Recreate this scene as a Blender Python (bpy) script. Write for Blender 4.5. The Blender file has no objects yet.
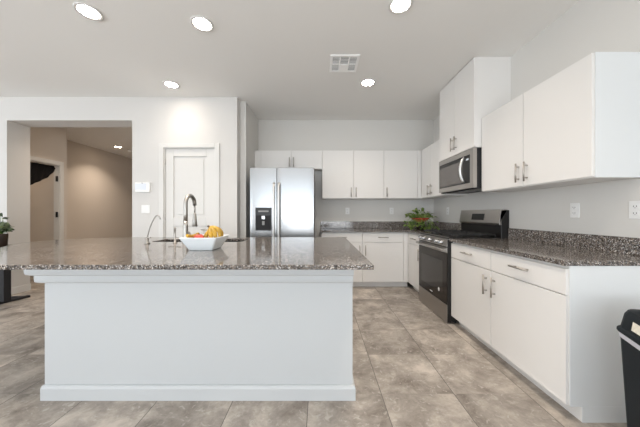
import bpy, bmesh, math, random
from mathutils import Vector, Matrix
random.seed(7)
S = bpy.context.scene
COL = S.collection
PI = math.pi

# ---------------------------------------------------------------- camera
CAM_H = 1.18
cd = bpy.data.cameras.new('camera'); cam = bpy.data.objects.new('camera', cd); COL.objects.link(cam)
cam.location = (0, 0, CAM_H); cam.rotation_euler = (PI/2, 0, 0)
cd.sensor_width = 36; cd.lens = 36*249/640; cd.clip_start = 0.02; cd.clip_end = 200
cd.shift_y = 0.0
S.camera = cam
# ---------------------------------------------------------------- view
S.view_settings.view_transform = 'Standard'; S.view_settings.look = 'None'
S.view_settings.gamma = 1; S.view_settings.use_curve_mapping = False
S.view_settings.exposure = 0.05
S.cycles.use_denoising = True
S.cycles.max_bounces = 10; S.cycles.diffuse_bounces = 6; S.cycles.sample_clamp_indirect = 8
# ---------------------------------------------------------------- world
W = bpy.data.worlds.new('sky'); S.world = W; W.use_nodes = True
W.node_tree.nodes['Background'].inputs[0].default_value = (0.75, 0.87, 1.0, 1)
W.node_tree.nodes['Background'].inputs[1].default_value = 2.5
# ---------------------------------------------------------------- daylight through the windows behind the camera
def area(name, loc, rot, sx, sy, power, color):
    l = bpy.data.lights.new(name, 'AREA'); l.shape = 'RECTANGLE'; l.size = sx; l.size_y = sy
    l.energy = power; l.color = color
    o = bpy.data.objects.new(name, l); COL.objects.link(o); o.location = loc; o.rotation_euler = rot
    return o
DAY = (0.76, 0.89, 1.0)
area('window_daylight', (-.7, -3.45, 1.45), (PI/2, 0, 0), 4.4, 1.75, 30, DAY)
area('window_daylight_left', (-5.2, -3.45, 1.45), (PI/2, 0, 0), 2.4, 1.75, 18, DAY)
area('side_daylight', (-7.35, 0.1, 1.35), (0, -PI/2, 0), 2.2, 4.0, 75, (1.0, 0.975, 0.94))
# added fill lamps just inside the windows, tilted up to brighten the ceiling
area('ceiling_fill', (-.7, -3.0, .95), (PI*.83, 0, 0), 4.2, 1.5, 95, (1.0, 0.97, 0.93))
area('ceiling_fill_left', (-5.2, -3.0, .95), (PI*.83, 0, 0), 2.2, 1.5, 45, (1.0, 0.97, 0.93))

# ================================================================ materials
def newmat(name):
    m = bpy.data.materials.new(name); m.use_nodes = True
    nt = m.node_tree; b = nt.nodes['Principled BSDF']
    return m, nt, b
def mat(name, col, rough=0.5, metal=0.0, bump=0.0, bscale=200, coat=0.0, vary=0.0):
    m, nt, b = newmat(name)
    b.inputs['Base Color'].default_value = (*col, 1)
    b.inputs['Roughness'].default_value = rough
    b.inputs['Metallic'].default_value = metal
    b.inputs['Coat Weight'].default_value = coat
    tc = nt.nodes.new('ShaderNodeTexCoord')
    if bump or vary:
        n = nt.nodes.new('ShaderNodeTexNoise'); n.inputs['Scale'].default_value = bscale
        nt.links.new(tc.outputs['Object'], n.inputs['Vector'])
    if bump:
        bp = nt.nodes.new('ShaderNodeBump'); bp.inputs['Strength'].default_value = bump; bp.inputs['Distance'].default_value = 0.002
        nt.links.new(n.outputs['Fac'], bp.inputs['Height']); nt.links.new(bp.outputs['Normal'], b.inputs['Normal'])
    if vary:
        r = nt.nodes.new('ShaderNodeValToRGB')
        r.color_ramp.elements[0].color = (*[c*(1-vary) for c in col], 1); r.color_ramp.elements[1].color = (*[min(1, c*(1+vary)) for c in col], 1)
        r.color_ramp.elements[0].position = .3; r.color_ramp.elements[1].position = .7
        nt.links.new(n.outputs['Fac'], r.inputs['Fac']); nt.links.new(r.outputs['Color'], b.inputs['Base Color'])
    return m
M_wall = mat('wall_paint', (0.655, 0.64, 0.612), 0.85, bump=0.25, bscale=120)
M_nook = mat('wall_paint_main', (0.63, 0.615, 0.595), 0.85, bump=0.25, bscale=120)
M_hall = mat('hall_paint', (0.62, 0.56, 0.50), 0.85, bump=0.2, bscale=120)
M_ceil = mat('ceiling_paint', (0.82, 0.81, 0.79), 0.9, bump=0.3, bscale=90)
M_trim = mat('trim_paint', (0.66, 0.65, 0.63), 0.4)
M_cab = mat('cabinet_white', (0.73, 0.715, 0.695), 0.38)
M_island = mat('island_white_shaded', (0.53, 0.545, 0.553), 0.45)  # white paint with its backlit grey-blue shade put into the colour
M_panel = mat('end_panel_cool_lit', (0.68, 0.70, 0.71), 0.45)  # cabinet white with a cool daylight tint put into the colour
M_gap = mat('cabinet_gap', (0.25, 0.24, 0.23), 0.8)
M_nickel = mat('brushed_nickel', (0.46, 0.43, 0.40), 0.42, 1.0)
M_faucet = mat('faucet_steel', (0.40, 0.385, 0.36), 0.42, 1.0)
M_black = mat('black_enamel', (0.008, 0.0075, 0.0075), 0.38)
M_blackmatte = mat('black_matte', (0.009, 0.009, 0.011), 0.7)
M_glass = mat('oven_glass', (0.022, 0.017, 0.014), 0.10); M_glass.node_tree.nodes['Principled BSDF'].inputs['IOR'].default_value = 1.33
M_mwglass = mat('microwave_glass', (0.10, 0.09, 0.085), 0.12, coat=0.3)
M_iron = mat('cast_iron', (0.02, 0.02, 0.02), 0.55, bump=0.3, bscale=300)
M_plate = mat('outlet_plastic', (0.80, 0.80, 0.79), 0.35)
M_slot = mat('outlet_slot', (0.08, 0.08, 0.08), 0.5)
M_sink = mat('sink_dark', (0.05, 0.05, 0.05), 0.35, 0.6)
M_bowl = mat('bowl_ceramic', (0.78, 0.83, 0.86), 0.12)
M_can = mat('bin_plastic', (0.006, 0.009, 0.012), 0.55, bump=0.1, bscale=400)
M_can.node_tree.nodes['Principled BSDF'].inputs['Specular IOR Level'].default_value = .18
M_liner = mat('bin_liner', (0.62, 0.62, 0.68), 0.35)
M_label = mat('bin_label', (0.75, 0.72, 0.62), 0.6, bscale=60, vary=0.1)
M_red = mat('red_dish', (0.36, 0.018, 0.012), 0.35, bscale=40, vary=0.25)
M_pot = mat('pot_dark', (0.03, 0.018, 0.012), 0.45)
M_soil = mat('soil', (0.03, 0.02, 0.015), 0.95, bump=1, bscale=80)
M_curtain = mat('black_cloth', (0.012, 0.011, 0.012), 0.9)
M_tabletop = mat('table_dark', (0.05, 0.04, 0.035), 0.3)
M_screen = mat('panel_screen', (0.72, 0.76, 0.84), 0.2)
M_grey = mat('vent_grey', (0.26, 0.26, 0.26), 0.7)
M_stem = mat('banana_stem', (0.08, 0.05, 0.03), 0.7)
M_banana = mat('banana_skin', (0.43, 0.255, 0.025), 0.45, bscale=35, vary=0.3)
M_apple = mat('apple_skin', (0.50, 0.06, 0.04), 0.3, bscale=30, vary=0.4)
M_peach = mat('peach_skin', (0.72, 0.36, 0.10), 0.5, bscale=25, vary=0.25)
M_white_mark = mat('white_mark', (0.8, 0.8, 0.8), 0.4)

def stainless(name, col, rough):
    m, nt, b = newmat(name)
    b.inputs['Base Color'].default_value = (*col, 1); b.inputs['Metallic'].default_value = 1; b.inputs['Roughness'].default_value = rough
    tc = nt.nodes.new('ShaderNodeTexCoord'); mp = nt.nodes.new('ShaderNodeMapping'); mp.inputs['Scale'].default_value = (3, 3, 600)
    n = nt.nodes.new('ShaderNodeTexNoise'); n.inputs['Scale'].default_value = 1
    bp = nt.nodes.new('ShaderNodeBump'); bp.inputs['Strength'].default_value = 0.03; bp.inputs['Distance'].default_value = 0.0003
    nt.links.new(tc.outputs['Object'], mp.inputs['Vector']); nt.links.new(mp.outputs['Vector'], n.inputs['Vector'])
    nt.links.new(n.outputs['Fac'], bp.inputs['Height']); nt.links.new(bp.outputs['Normal'], b.inputs['Normal'])
    return m
M_ss = stainless('stainless_steel', (0.37, 0.37, 0.37), 0.27)
M_bar = mat('satin_handle', (0.70, 0.70, 0.69), 0.42, 1.0)
M_ss2 = stainless('stainless_steel_warm', (0.43, 0.41, 0.39), 0.32)

def leafmat(name, a, b_):
    m, nt, b = newmat(name)
    tc = nt.nodes.new('ShaderNodeTexCoord'); n = nt.nodes.new('ShaderNodeTexNoise'); n.inputs['Scale'].default_value = 22
    r = nt.nodes.new('ShaderNodeValToRGB'); r.color_ramp.elements[0].color = (*a, 1); r.color_ramp.elements[1].color = (*b_, 1)
    r.color_ramp.elements[0].position = .38; r.color_ramp.elements[1].position = .62
    nt.links.new(tc.outputs['Object'], n.inputs['Vector']); nt.links.new(n.outputs['Fac'], r.inputs['Fac'])
    nt.links.new(r.outputs['Color'], b.inputs['Base Color']); b.inputs['Roughness'].default_value = 0.45
    return m
M_leaf = leafmat('leaf_green', (0.06, 0.15, 0.02), (0.34, 0.44, 0.12))
M_leaf2 = leafmat('leaf_variegated', (0.02, 0.05, 0.015), (0.35, 0.42, 0.25))

def granite():
    m, nt, b = newmat('granite')
    L = nt.links
    tc = nt.nodes.new('ShaderNodeTexCoord')
    def vor(scale):
        v = nt.nodes.new('ShaderNodeTexVoronoi'); v.inputs['Scale'].default_value = scale
        L.new(tc.outputs['Object'], v.inputs['Vector']); return v
    v1 = vor(230); v2 = vor(75)
    sep = nt.nodes.new('ShaderNodeSeparateColor'); L.new(v1.outputs['Color'], sep.inputs['Color'])
    r = nt.nodes.new('ShaderNodeValToRGB'); cr = r.color_ramp; cr.interpolation = 'CONSTANT'
    cr.elements[0].position = 0; cr.elements[0].color = (0.018, 0.016, 0.016, 1)
    cr.elements[1].position = .22; cr.elements[1].color = (0.085, 0.070, 0.060, 1)
    for p, c in ((.42, (0.175, 0.148, 0.125, 1)), (.62, (0.14, 0.13, 0.13, 1)), (.78, (0.29, 0.26, 0.235, 1)), (.90, (0.50, 0.49, 0.48, 1))):
        e = cr.elements.new(p); e.color = c
    L.new(sep.outputs['Red'], r.inputs['Fac'])
    sep2 = nt.nodes.new('ShaderNodeSeparateColor'); L.new(v2.outputs['Color'], sep2.inputs['Color'])
    r2 = nt.nodes.new('ShaderNodeValToRGB'); r2.color_ramp.interpolation = 'CONSTANT'
    r2.color_ramp.elements[0].color = (0.70, 0.70, 0.70, 1); r2.color_ramp.elements[1].position = .35; r2.color_ramp.elements[1].color = (1, 1, 1, 1)
    e = r2.color_ramp.elements.new(.75); e.color = (1.18, 1.14, 1.10, 1)
    L.new(sep2.outputs['Green'], r2.inputs['Fac'])
    mx = nt.nodes.new('ShaderNodeMix'); mx.data_type = 'RGBA'; mx.blend_type = 'MULTIPLY'; mx.inputs['Factor'].default_value = 1
    L.new(r.outputs['Color'], mx.inputs['A']); L.new(r2.outputs['Color'], mx.inputs['B'])
    L.new(mx.outputs['Result'], b.inputs['Base Color'])
    b.inputs['Roughness'].default_value = 0.10; b.inputs['IOR'].default_value = 1.6
    return m
M_granite = granite()

TILE_X, TILE_Y, OX, OY = 0.475, 0.4525, 0.401, 1.63
def floor_mat():
    m, nt, b = newmat('floor_tile'); L = nt.links
    def math_(op, a, c=None):
        n = nt.nodes.new('ShaderNodeMath'); n.operation = op
        for i, v in ((0, a), (1, c)):
            if v is None: continue
            if isinstance(v, (int, float)): n.inputs[i].default_value = v
            else: L.new(v, n.inputs[i])
        return n.outputs[0]
    tc = nt.nodes.new('ShaderNodeTexCoord'); sp = nt.nodes.new('ShaderNodeSeparateXYZ'); L.new(tc.outputs['Object'], sp.inputs[0])
    u = math_('DIVIDE', math_('SUBTRACT', sp.outputs['X'], OX), TILE_X)
    v = math_('DIVIDE', math_('SUBTRACT', sp.outputs['Y'], OY), TILE_Y)
    fu, fv = math_('FLOOR', u), math_('FLOOR', v)
    cu, cv = math_('SUBTRACT', u, fu), math_('SUBTRACT', v, fv)
    du = math_('MULTIPLY', math_('MINIMUM', cu, math_('SUBTRACT', 1, cu)), TILE_X)
    dv = math_('MULTIPLY', math_('MINIMUM', cv, math_('SUBTRACT', 1, cv)), TILE_Y)
    gl = math_('LESS_THAN', du, 0.0022)
    gh = math_('LESS_THAN', dv, 0.0016)
    # random per tile
    cb = nt.nodes.new('ShaderNodeCombineXYZ'); L.new(fu, cb.inputs[0]); L.new(fv, cb.inputs[1])
    wn = nt.nodes.new('ShaderNodeTexWhiteNoise'); wn.noise_dimensions = '3D'; L.new(cb.outputs[0], wn.inputs['Vector'])
    off = nt.nodes.new('ShaderNodeVectorMath'); off.operation = 'MULTIPLY'; off.inputs[1].default_value = (7, 7, 7)
    L.new(wn.outputs['Color'], off.inputs[0])
    add = nt.nodes.new('ShaderNodeVectorMath'); add.operation = 'ADD'; L.new(tc.outputs['Object'], add.inputs[0]); L.new(off.outputs[0], add.inputs[1])
    n1 = nt.nodes.new('ShaderNodeTexNoise'); n1.inputs['Scale'].default_value = 3.6; n1.inputs['Detail'].default_value = 10; n1.inputs['Roughness'].default_value = .72; n1.inputs['Distortion'].default_value = .25
    L.new(add.outputs[0], n1.inputs['Vector'])
    r1 = nt.nodes.new('ShaderNodeValToRGB'); e = r1.color_ramp.elements
    e[0].position = .34; e[0].color = (0.175, 0.148, 0.125, 1); e[1].position = .66; e[1].color = (0.55, 0.49, 0.43, 1)
    k = e.new(.5); k.color = (0.335, 0.298, 0.261, 1)
    L.new(n1.outputs['Fac'], r1.inputs['Fac'])
    # light flecks
    n2 = nt.nodes.new('ShaderNodeTexNoise'); n2.inputs['Scale'].default_value = 26; n2.inputs['Detail'].default_value = 6; n2.inputs['Distortion'].default_value = 1.2
    L.new(add.outputs[0], n2.inputs['Vector'])
    r2 = nt.nodes.new('ShaderNodeValToRGB'); r2.color_ramp.elements[0].position = .58; r2.color_ramp.elements[0].color = (0, 0, 0, 1)
    r2.color_ramp.elements[1].position = .70; r2.color_ramp.elements[1].color = (.55, .55, .55, 1); L.new(n2.outputs['Fac'], r2.inputs['Fac'])
    m1 = nt.nodes.new('ShaderNodeMix'); m1.data_type = 'RGBA'; L.new(r2.outputs['Color'], m1.inputs['Factor'])
    L.new(r1.outputs['Color'], m1.inputs['A']); m1.inputs['B'].default_value = (0.58, 0.54, 0.49, 1)
    # tile tint
    tv = math_('ADD', math_('MULTIPLY', wn.outputs['Value'], .30), .84)
    hs = nt.nodes.new('ShaderNodeHueSaturation'); L.new(m1.outputs['Result'], hs.inputs['Color']); L.new(tv, hs.inputs['Value'])
    g1 = nt.nodes.new('ShaderNodeMix'); g1.data_type = 'RGBA'; L.new(gh, g1.inputs['Factor']); L.new(hs.outputs['Color'], g1.inputs['A']); g1.inputs['B'].default_value = (0.27, 0.24, 0.21, 1)
    g2 = nt.nodes.new('ShaderNodeMix'); g2.data_type = 'RGBA'; L.new(gl, g2.inputs['Factor']); L.new(g1.outputs['Result'], g2.inputs['A']); g2.inputs['B'].default_value = (0.10, 0.09, 0.08, 1)
    L.new(g2.outputs['Result'], b.inputs['Base Color'])
    b.inputs['Roughness'].default_value = 0.42
    bp = nt.nodes.new('ShaderNodeBump'); bp.inputs['Strength'].default_value = .15; bp.inputs['Distance'].default_value = .004
    L.new(n1.outputs['Fac'], bp.inputs['Height']); L.new(bp.outputs['Normal'], b.inputs['Normal'])
    return m
M_floor = floor_mat()

def emit(name, col, s):
    m, nt, b = newmat(name)
    b.inputs['Base Color'].default_value = (1, 1, 1, 1)
    b.inputs['Emission Color'].default_value = (*col, 1); b.inputs['Emission Strength'].default_value = s
    return m
M_lamp = emit('lamp_glow', (1.0, 0.90, 0.78), 60)
M_lamp_hall = emit('lamp_glow_warm', (1.0, 0.80, 0.60), 60)

# ================================================================ mesh helpers
def bx(bm, x0, x1, y0, y1, z0, z1):
    r = bmesh.ops.create_cube(bm, size=1.0)
    for v in r['verts']:
        v.co = Vector(((x0+x1)/2 + v.co.x*(x1-x0), (y0+y1)/2 + v.co.y*(y1-y0), (z0+z1)/2 + v.co.z*(z1-z0)))
    return r['verts']
def tube(bm, pts, rad, seg=12, caps=True):
    """sweep a circle along pts; rad a number or a list"""
    pts = [Vector(p) for p in pts]; n = len(pts)
    if isinstance(rad, (int, float)): rad = [rad]*n
    rings = []; up = None
    for i, p in enumerate(pts):
        t = (pts[min(i+1, n-1)] - pts[max(i-1, 0)]).normalized()
        if up is None:
            a = Vector((0, 0, 1)) if abs(t.z) < .9 else Vector((1, 0, 0))
            up = (a - t*a.dot(t)).normalized()
        else:
            up = (up - t*up.dot(t)).normalized()
        s = t.cross(up)
        rings.append([bm.verts.new(p + (up*math.cos(2*PI*k/seg) + s*math.sin(2*PI*k/seg))*rad[i]) for k in range(seg)])
    for a, b in zip(rings, rings[1:]):
        for k in range(seg):
            f = bm.faces.new((a[k], a[(k+1) % seg], b[(k+1) % seg], b[k])); f.smooth = True
    if caps:
        bm.faces.new(list(reversed(rings[0]))); bm.faces.new(rings[-1])
def lathe(bm, prof, c=(0, 0, 0), seg=32, caps=True):
    rings = []
    for r, z in prof:
        rings.append([bm.verts.new((c[0]+r*math.cos(2*PI*k/seg), c[1]+r*math.sin(2*PI*k/seg), c[2]+z)) for k in range(seg)])
    for a, b in zip(rings, rings[1:]):
        for k in range(seg):
            f = bm.faces.new((a[k], a[(k+1) % seg], b[(k+1) % seg], b[k])); f.smooth = True
    if caps:
        bm.faces.new(list(reversed(rings[0]))); bm.faces.new(rings[-1])
def rrect(hx, hy, r, n=5):
    out = []
    for cx, cy, a0 in ((hx-r, hy-r, 0), (-hx+r, hy-r, PI/2), (-hx+r, -hy+r, PI), (hx-r, -hy+r, 1.5*PI)):
        for k in range(n+1):
            a = a0 + PI/2*k/n; out.append((cx+r*math.cos(a), cy+r*math.sin(a)))
    return out
def loft(bm, loops, cap0=True, cap1=True, smooth=False):
    rings = [[bm.verts.new(p) for p in lp] for lp in loops]
    n = len(rings[0])
    for a, b in zip(rings, rings[1:]):
        for k in range(n):
            f = bm.faces.new((a[k], a[(k+1) % n], b[(k+1) % n], b[k])); f.smooth = smooth
    if cap0: bm.faces.new(list(reversed(rings[0])))
    if cap1: bm.faces.new(rings[-1])
def obj(name, bm, m, parent=None, bevel=0.0, seg=2):
    bmesh.ops.recalc_face_normals(bm, faces=bm.faces)
    me = bpy.data.meshes.new(name); bm.to_mesh(me); bm.free()
    me.materials.append(m)
    o = bpy.data.objects.new(name, me); COL.objects.link(o)
    if parent: o.parent = parent
    if bevel:
        md = o.modifiers.new('bevel', 'BEVEL'); md.width = bevel; md.segments = seg; md.limit_method = 'ANGLE'; md.angle_limit = math.radians(40)
    return o
def box(name, b, m, parent=None, bevel=0.0, seg=2):
    bm = bmesh.new(); bx(bm, *b); return obj(name, bm, m, parent, bevel, seg)
def tag(o, label, cat, group=None, kind=None):
    if label: o['label'] = label
    if cat: o['category'] = cat
    if group: o['group'] = group
    if kind: o['kind'] = kind
    return o
def thing(name, label, cat, loc=(0, 0, 0), rotz=0.0, group=None):
    o = bpy.data.objects.new(name, None); COL.objects.link(o); o.location = loc; o.rotation_euler = (0, 0, rotz)
    o.empty_display_size = 0.1
    return tag(o, label, cat, group)
def struct(name, boxes, m, bevel=0.0, label=None, cat=None):
    bm = bmesh.new()
    for b in boxes: bx(bm, *b)
    o = obj(name, bm, m, None, bevel); o['kind'] = 'structure'
    o['label'] = label; o['category'] = cat
    return o
def dup(root, loc, rotz, label, group=None, children=True):
    r = root.copy(); COL.objects.link(r); r.location = loc; r.rotation_euler = (0, 0, rotz); r['label'] = label
    if group: r['group'] = group
    for ch in list(root.children):
        c = ch.copy(); COL.objects.link(c); c.parent = r
        for g in ch.children:
            d = g.copy(); COL.objects.link(d); d.parent = c
    return r

# ================================================================ the room
ZC = 2.84; XW = 2.02; YB = 4.43; YP = 3.554
struct('floor', [(-7.6, 2.14, -3.7, 8.6, -0.1, 0)], M_floor, label='grey brown stone look square tile floor', cat='floor')
struct('ceiling', [(-7.6, 2.14, -3.7, 8.6, ZC, ZC+.1)], M_ceil, label='flat pale grey painted ceiling', cat='ceiling')
struct('wall_right', [(XW, XW+.12, -3.7, YB+.12, 0, ZC)], M_wall, label='pale grey wall behind the range and right counter', cat='wall')
struct('wall_back', [(-1.3, XW, YB, YB+.12, 0, ZC)], M_wall, label='pale grey wall behind the refrigerator and back counter', cat='wall')
struct('wall_nook', [(-1.40, -1.097, 3.69, YB, 0, ZC)], M_wall, label='side wall of the refrigerator nook', cat='wall')
DX0, DX1, DZ = -2.238, -1.488, 2.128
struct('wall_pantry', [(-2.68, DX0, YP, YP+.12, 0, ZC), (DX1, -1.183, YP, YP+.12, 0, ZC), (DX0, DX1, YP, YP+.12, DZ, ZC),
                       (-1.30, -1.183, YP+.12, 3.69, 0, ZC)], M_nook, label='white wall around the pantry door', cat='wall')
struct('wall_hall_right', [(-2.68, -2.56, YP+.12, 8.5, 0, ZC)], M_hall, label='hallway wall behind the pantry', cat='wall')
struct('wall_hall_header', [(-4.47, -2.68, YP, 3.84, 2.51, ZC)], M_nook, label='header above the wide hallway opening', cat='wall')
struct('wall_hall_pier', [(-7.5, -4.47, YP, 3.84, 0, ZC)], M_nook, label='wall left of the wide hallway opening', cat='wall')
struct('wall_hall_door', [(-4.92, -4.82, 4.62, 4.74, 0, ZC), (-4.92, -4.82, 3.84, 4.62, 2.08, ZC)], M_hall, label='beige hallway wall holding the open doorway', cat='wall')
struct('wall_hall_recess', [(-6.6, -4.92, 4.64, 4.74, 0, ZC)], M_hall, label='beige wall seen inside the side room', cat='wall')
struct('wall_hall_left', [(-5.82, -5.70, 4.74, 8.5, 0, ZC)], M_hall, label='long beige hallway wall', cat='wall')
struct('wall_hall_end', [(-5.82, -2.56, 8.5, 8.6, 0, ZC)], M_hall, label='beige wall closing the hallway', cat='wall')
struct('wall_side_room', [(-6.7, -6.6, 3.84, 4.74, 0, ZC)], M_hall, label='far wall of the side room', cat='wall')
struct('wall_left', [(-7.6, -7.5, -3.7, -2.0, 0, ZC), (-7.6, -7.5, 2.2, 3.84, 0, ZC), (-7.6, -7.5, -2.0, 2.2, 2.5, ZC), (-7.6, -7.5, -2.0, 2.2, 0, .12)], M_nook, label='wall left of the dining area', cat='wall')
# wall behind the camera with two window openings
struct('wall_front', [(-7.5, -6.4, -3.7, -3.58, 0, ZC), (-6.4, -4.0, -3.7, -3.58, 2.45, ZC), (-6.4, -4.0, -3.7, -3.58, 0, .25), (-4.0, -3.0, -3.7, -3.58, 0, ZC),
                      (-3.0, 1.6, -3.7, -3.58, 2.45, ZC), (-3.0, 1.6, -3.7, -3.58, 0, .25), (1.6, XW, -3.7, -3.58, 0, ZC)], M_nook, label='wall with windows behind the camera', cat='wall')
for i, (a, b) in enumerate(((-3.0, 1.6), (-6.4, -4.0))):
    c = (a+b)/2
    struct('window_%d' % (i+1), [(a, a+.06, -3.67, -3.61, .25, 2.45), (b-.06, b, -3.67, -3.61, .25, 2.45), (a+.06, b-.06, -3.67, -3.61, 2.39, 2.45),
                                 (a+.06, b-.06, -3.67, -3.61, .25, .31), (c-.03, c+.03, -3.67, -3.61, .31, 2.39)], M_trim, label='white framed window', cat='window')

struct('window_3', [(-7.58, -7.52, -2.0, -1.94, .12, 2.5), (-7.58, -7.52, 2.14, 2.2, .12, 2.5), (-7.58, -7.52, .07, .13, .18, 2.44), (-7.58, -7.52, -1.94, 2.14, .12, .18), (-7.58, -7.52, -1.94, 2.14, 2.44, 2.5)], M_trim, label='white framed sliding glass door', cat='window')
# pantry door
dr = thing('door_1', 'white two panel pantry door behind the island sink', 'door', ((DX0+DX1)/2, YP+.016, 0)); dr['kind'] = 'structure'
hw = (DX1-DX0)/2 - .022
bm = bmesh.new()
def panel_door(bm, hw, z0, z1, panels, y0=0.0, t=.036, st=.115):
    # a slab with raised-and-recessed panels: stiles, rails, recessed field and raised centre
    xs = (-hw, -hw+st, hw-st, hw)
    bx(bm, xs[0], xs[1], y0, y0+t, z0, z1); bx(bm, xs[2], xs[3], y0, y0+t, z0, z1)
    zz = z0
    for a, b in panels:
        bx(bm, xs[1], xs[2], y0, y0+t, zz, a); zz = b
        bx(bm, xs[1], xs[2], y0+.014, y0+t-.01, a, b)
        bx(bm, xs[1]+.045, xs[2]-.045, y0+.005, y0+.016, a+.045, b-.045)
    bx(bm, xs[1], xs[2], y0, y0+t, zz, z1)
panel_door(bm, hw, .01, DZ-.022, [(.24, 1.00), (1.12, 2.00)])
obj('door_panel', bm, M_trim, dr, .003)
bm = bmesh.new()
W2 = (DX1-DX0)/2
for s in (-1, 1): bx(bm, min(s*(W2-.02), s*W2), max(s*(W2-.02), s*W2), -.016, .10, 0, DZ)
bx(bm, -W2+.02, W2-.02, -.016, .10, DZ-.02, DZ)
obj('door_jamb', bm, M_trim, dr)
bm = bmesh.new()
for s in (-1, 1): bx(bm, min(s*(W2-.008), s*(W2+.057)), max(s*(W2-.008), s*(W2+.057)), -.032, -.0162, 0, DZ+.055)
bx(bm, -W2+.008, W2-.008, -.032, -.0162, DZ-.008, DZ+.055)
obj('casing', bm, M_trim, dr, .004)
for z in (.35, 1.13, 1.92):
    bm = bmesh.new(); tube(bm, [(-hw-.004, -.004, z-.045), (-hw-.004, -.004, z+.045)], .006); obj('hinge', bm, M_nickel, dr)
bm = bmesh.new(); tube(bm, [(hw-.06, 0, .95), (hw-.06, -.04, .95)], [.012, .012]); tube(bm, [(hw-.06, -.045, .95), (hw-.17, -.045, .95)], .009)
lathe(bm, [(.03, 0), (.03, .008)], (0, 0, 0)); 
for v in bm.verts[-64:]: v.co = Vector((hw-.06+v.co.x, -v.co.z, .95+v.co.y))
obj('door_handle', bm, M_nickel, dr)

# hallway doorway
dh = thing('door_2', 'white cased open doorway in the beige hallway wall', 'doorway', (-4.82, 4.245, 0)); dh['kind'] = 'structure'
bm = bmesh.new()
bx(bm, .0002, .016, .362, .428, 0, 2.14); bx(bm, .0002, .016, -.40, .362, 2.07, 2.14)
obj('casing', bm, M_trim, dh, .004)
bm = bmesh.new()
bx(bm, -.10, -.0002, .355, .3745, 0, 2.0795); bx(bm, -.10, -.0002, -.40, .355, 2.06, 2.0795)
obj('door_jamb', bm, M_trim, dh)
for z in (1.16, 1.82):
    box('hinge', (-.045, -.020, .335, .3548, z-.05, z+.05), M_blackmatte, dh)

# skirting
struct('baseboard_left', [(-4.4698, -4.455, YP+.0, 3.84, 0, .1), (-4.8198, -4.805, 4.60, 4.74, 0, .1)], M_trim, .003, label='white baseboard at the hallway opening', cat='baseboard')
struct('baseboard_pantry', [(-2.68, DX0-.06, YP-.014, YP-.0002, 0, .1), (DX1+.06, -1.183, YP-.014, YP-.0002, 0, .1)], M_trim, .003, label='white baseboard beside the pantry door', cat='baseboard')
struct('baseboard_hall', [(-5.6998, -5.686, 4.74, 8.5, 0, .1)], M_trim, .003, label='white baseboard along the hallway', cat='baseboard')

# ================================================================ the island
SX0, SX1, SY0, SY1 = -1.60, -.74, 2.335, 2.66
isl = thing('kitchen_island', 'long white kitchen island base with stepped crown and baseboard, under polished granite', 'kitchen island', (-.77, 1.585, 0))
def L(x): return x+.77
IX0, IX1, IY1 = L(-1.752), L(.207), 1.12
bm = bmesh.new()
bx(bm, IX0, IX1, 0, .70, 0, .888); bx(bm, IX0, IX1, .70, IY1, 0, .66)
bx(bm, IX0, L(SX0)-.03, .70, IY1, .66, .888); bx(bm, L(SX1)+.03, IX1, .70, IY1, .66, .888)
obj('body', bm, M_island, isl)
def mould(prof, name):
    # a profile (projection, z) swept round the front, left side and back-left
    bm = bmesh.new(); loops = []
    for p, z in prof: loops.append([(IX1, -p, z), (IX0-p, -p, z), (IX0-p, IY1, z), (IX0-.0001, IY1, z), (IX0-.0001, -.0001, z), (IX1, -.0001, z)])
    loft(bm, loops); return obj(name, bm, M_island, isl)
mould([(.046, .795), (.058, .803), (.062, .82), (.062, .888)], 'crown_moulding')
mould([(.018, .742), (.030, .750), (.033, .765), (.033, .794)], 'bed_moulding')
bm = bmesh.new(); loops = []
for p, z in ((.017, 0), (.017, .074), (.012, .088), (.006, .092)):
    loops.append([(IX0-p*.6, -p, z), (IX1+p, -p, z), (IX1+p, IY1, z), (IX1+.0001, IY1, z), (IX1+.0001, -.0001, z), (IX0-.0001, -.0001, z), (IX0-.0001, IY1, z), (IX0-p*.6, IY1, z)])
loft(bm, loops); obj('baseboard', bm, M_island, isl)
# kitchen-side doors
for k in range(4):
    w = (IX1-IX0)/4; box('door', (IX0+k*w+.003, IX0+(k+1)*w-.003, IY1, IY1+.018, .1, .86), M_cab, isl, .002)

def slab(name, outline, holes, z0, z1, m, parent=None, bev=.004):
    cu = bpy.data.curves.new(name, 'CURVE'); cu.dimensions = '2D'; cu.fill_mode = 'BOTH'
    for lp in [outline]+holes:
        sp = cu.splines.new('POLY'); sp.points.add(len(lp)-1)
        for q, (x, y) in zip(sp.points, lp): q.co = (x, y, 0, 1)
        sp.use_cyclic_u = True
    cu.extrude = (z1-z0)/2 - bev; cu.bevel_depth = bev; cu.bevel_resolution = 2; cu.offset = -bev
    tmp = bpy.data.objects.new('tmp', cu); COL.objects.link(tmp)
    bpy.context.view_layer.update()
    me = bpy.data.meshes.new_from_object(tmp.evaluated_get(bpy.context.evaluated_depsgraph_get()))
    bpy.data.objects.remove(tmp); me.name = name; me.materials.clear(); me.materials.append(m)
    me.transform(Matrix.Translation((0, 0, (z0+z1)/2)))
    for p in me.polygons: p.use_smooth = False
    o = bpy.data.objects.new(name, me); COL.objects.link(o)
    if parent: o.parent = parent
    return o
def spline3(pts, n=5):
    out = []; P = [Vector(p) for p in pts]
    for i in range(len(P)-1):
        p0, p1, p2, p3 = P[max(i-1, 0)], P[i], P[i+1], P[min(i+2, len(P)-1)]
        for k in range(n):
            t = k/n
            out.append(.5*((2*p1)+(-p0+p2)*t+(2*p0-5*p1+4*p2-p3)*t*t+(-p0+3*p1-3*p2+p3)*t**3))
    out.append(P[-1]); return out
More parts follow.
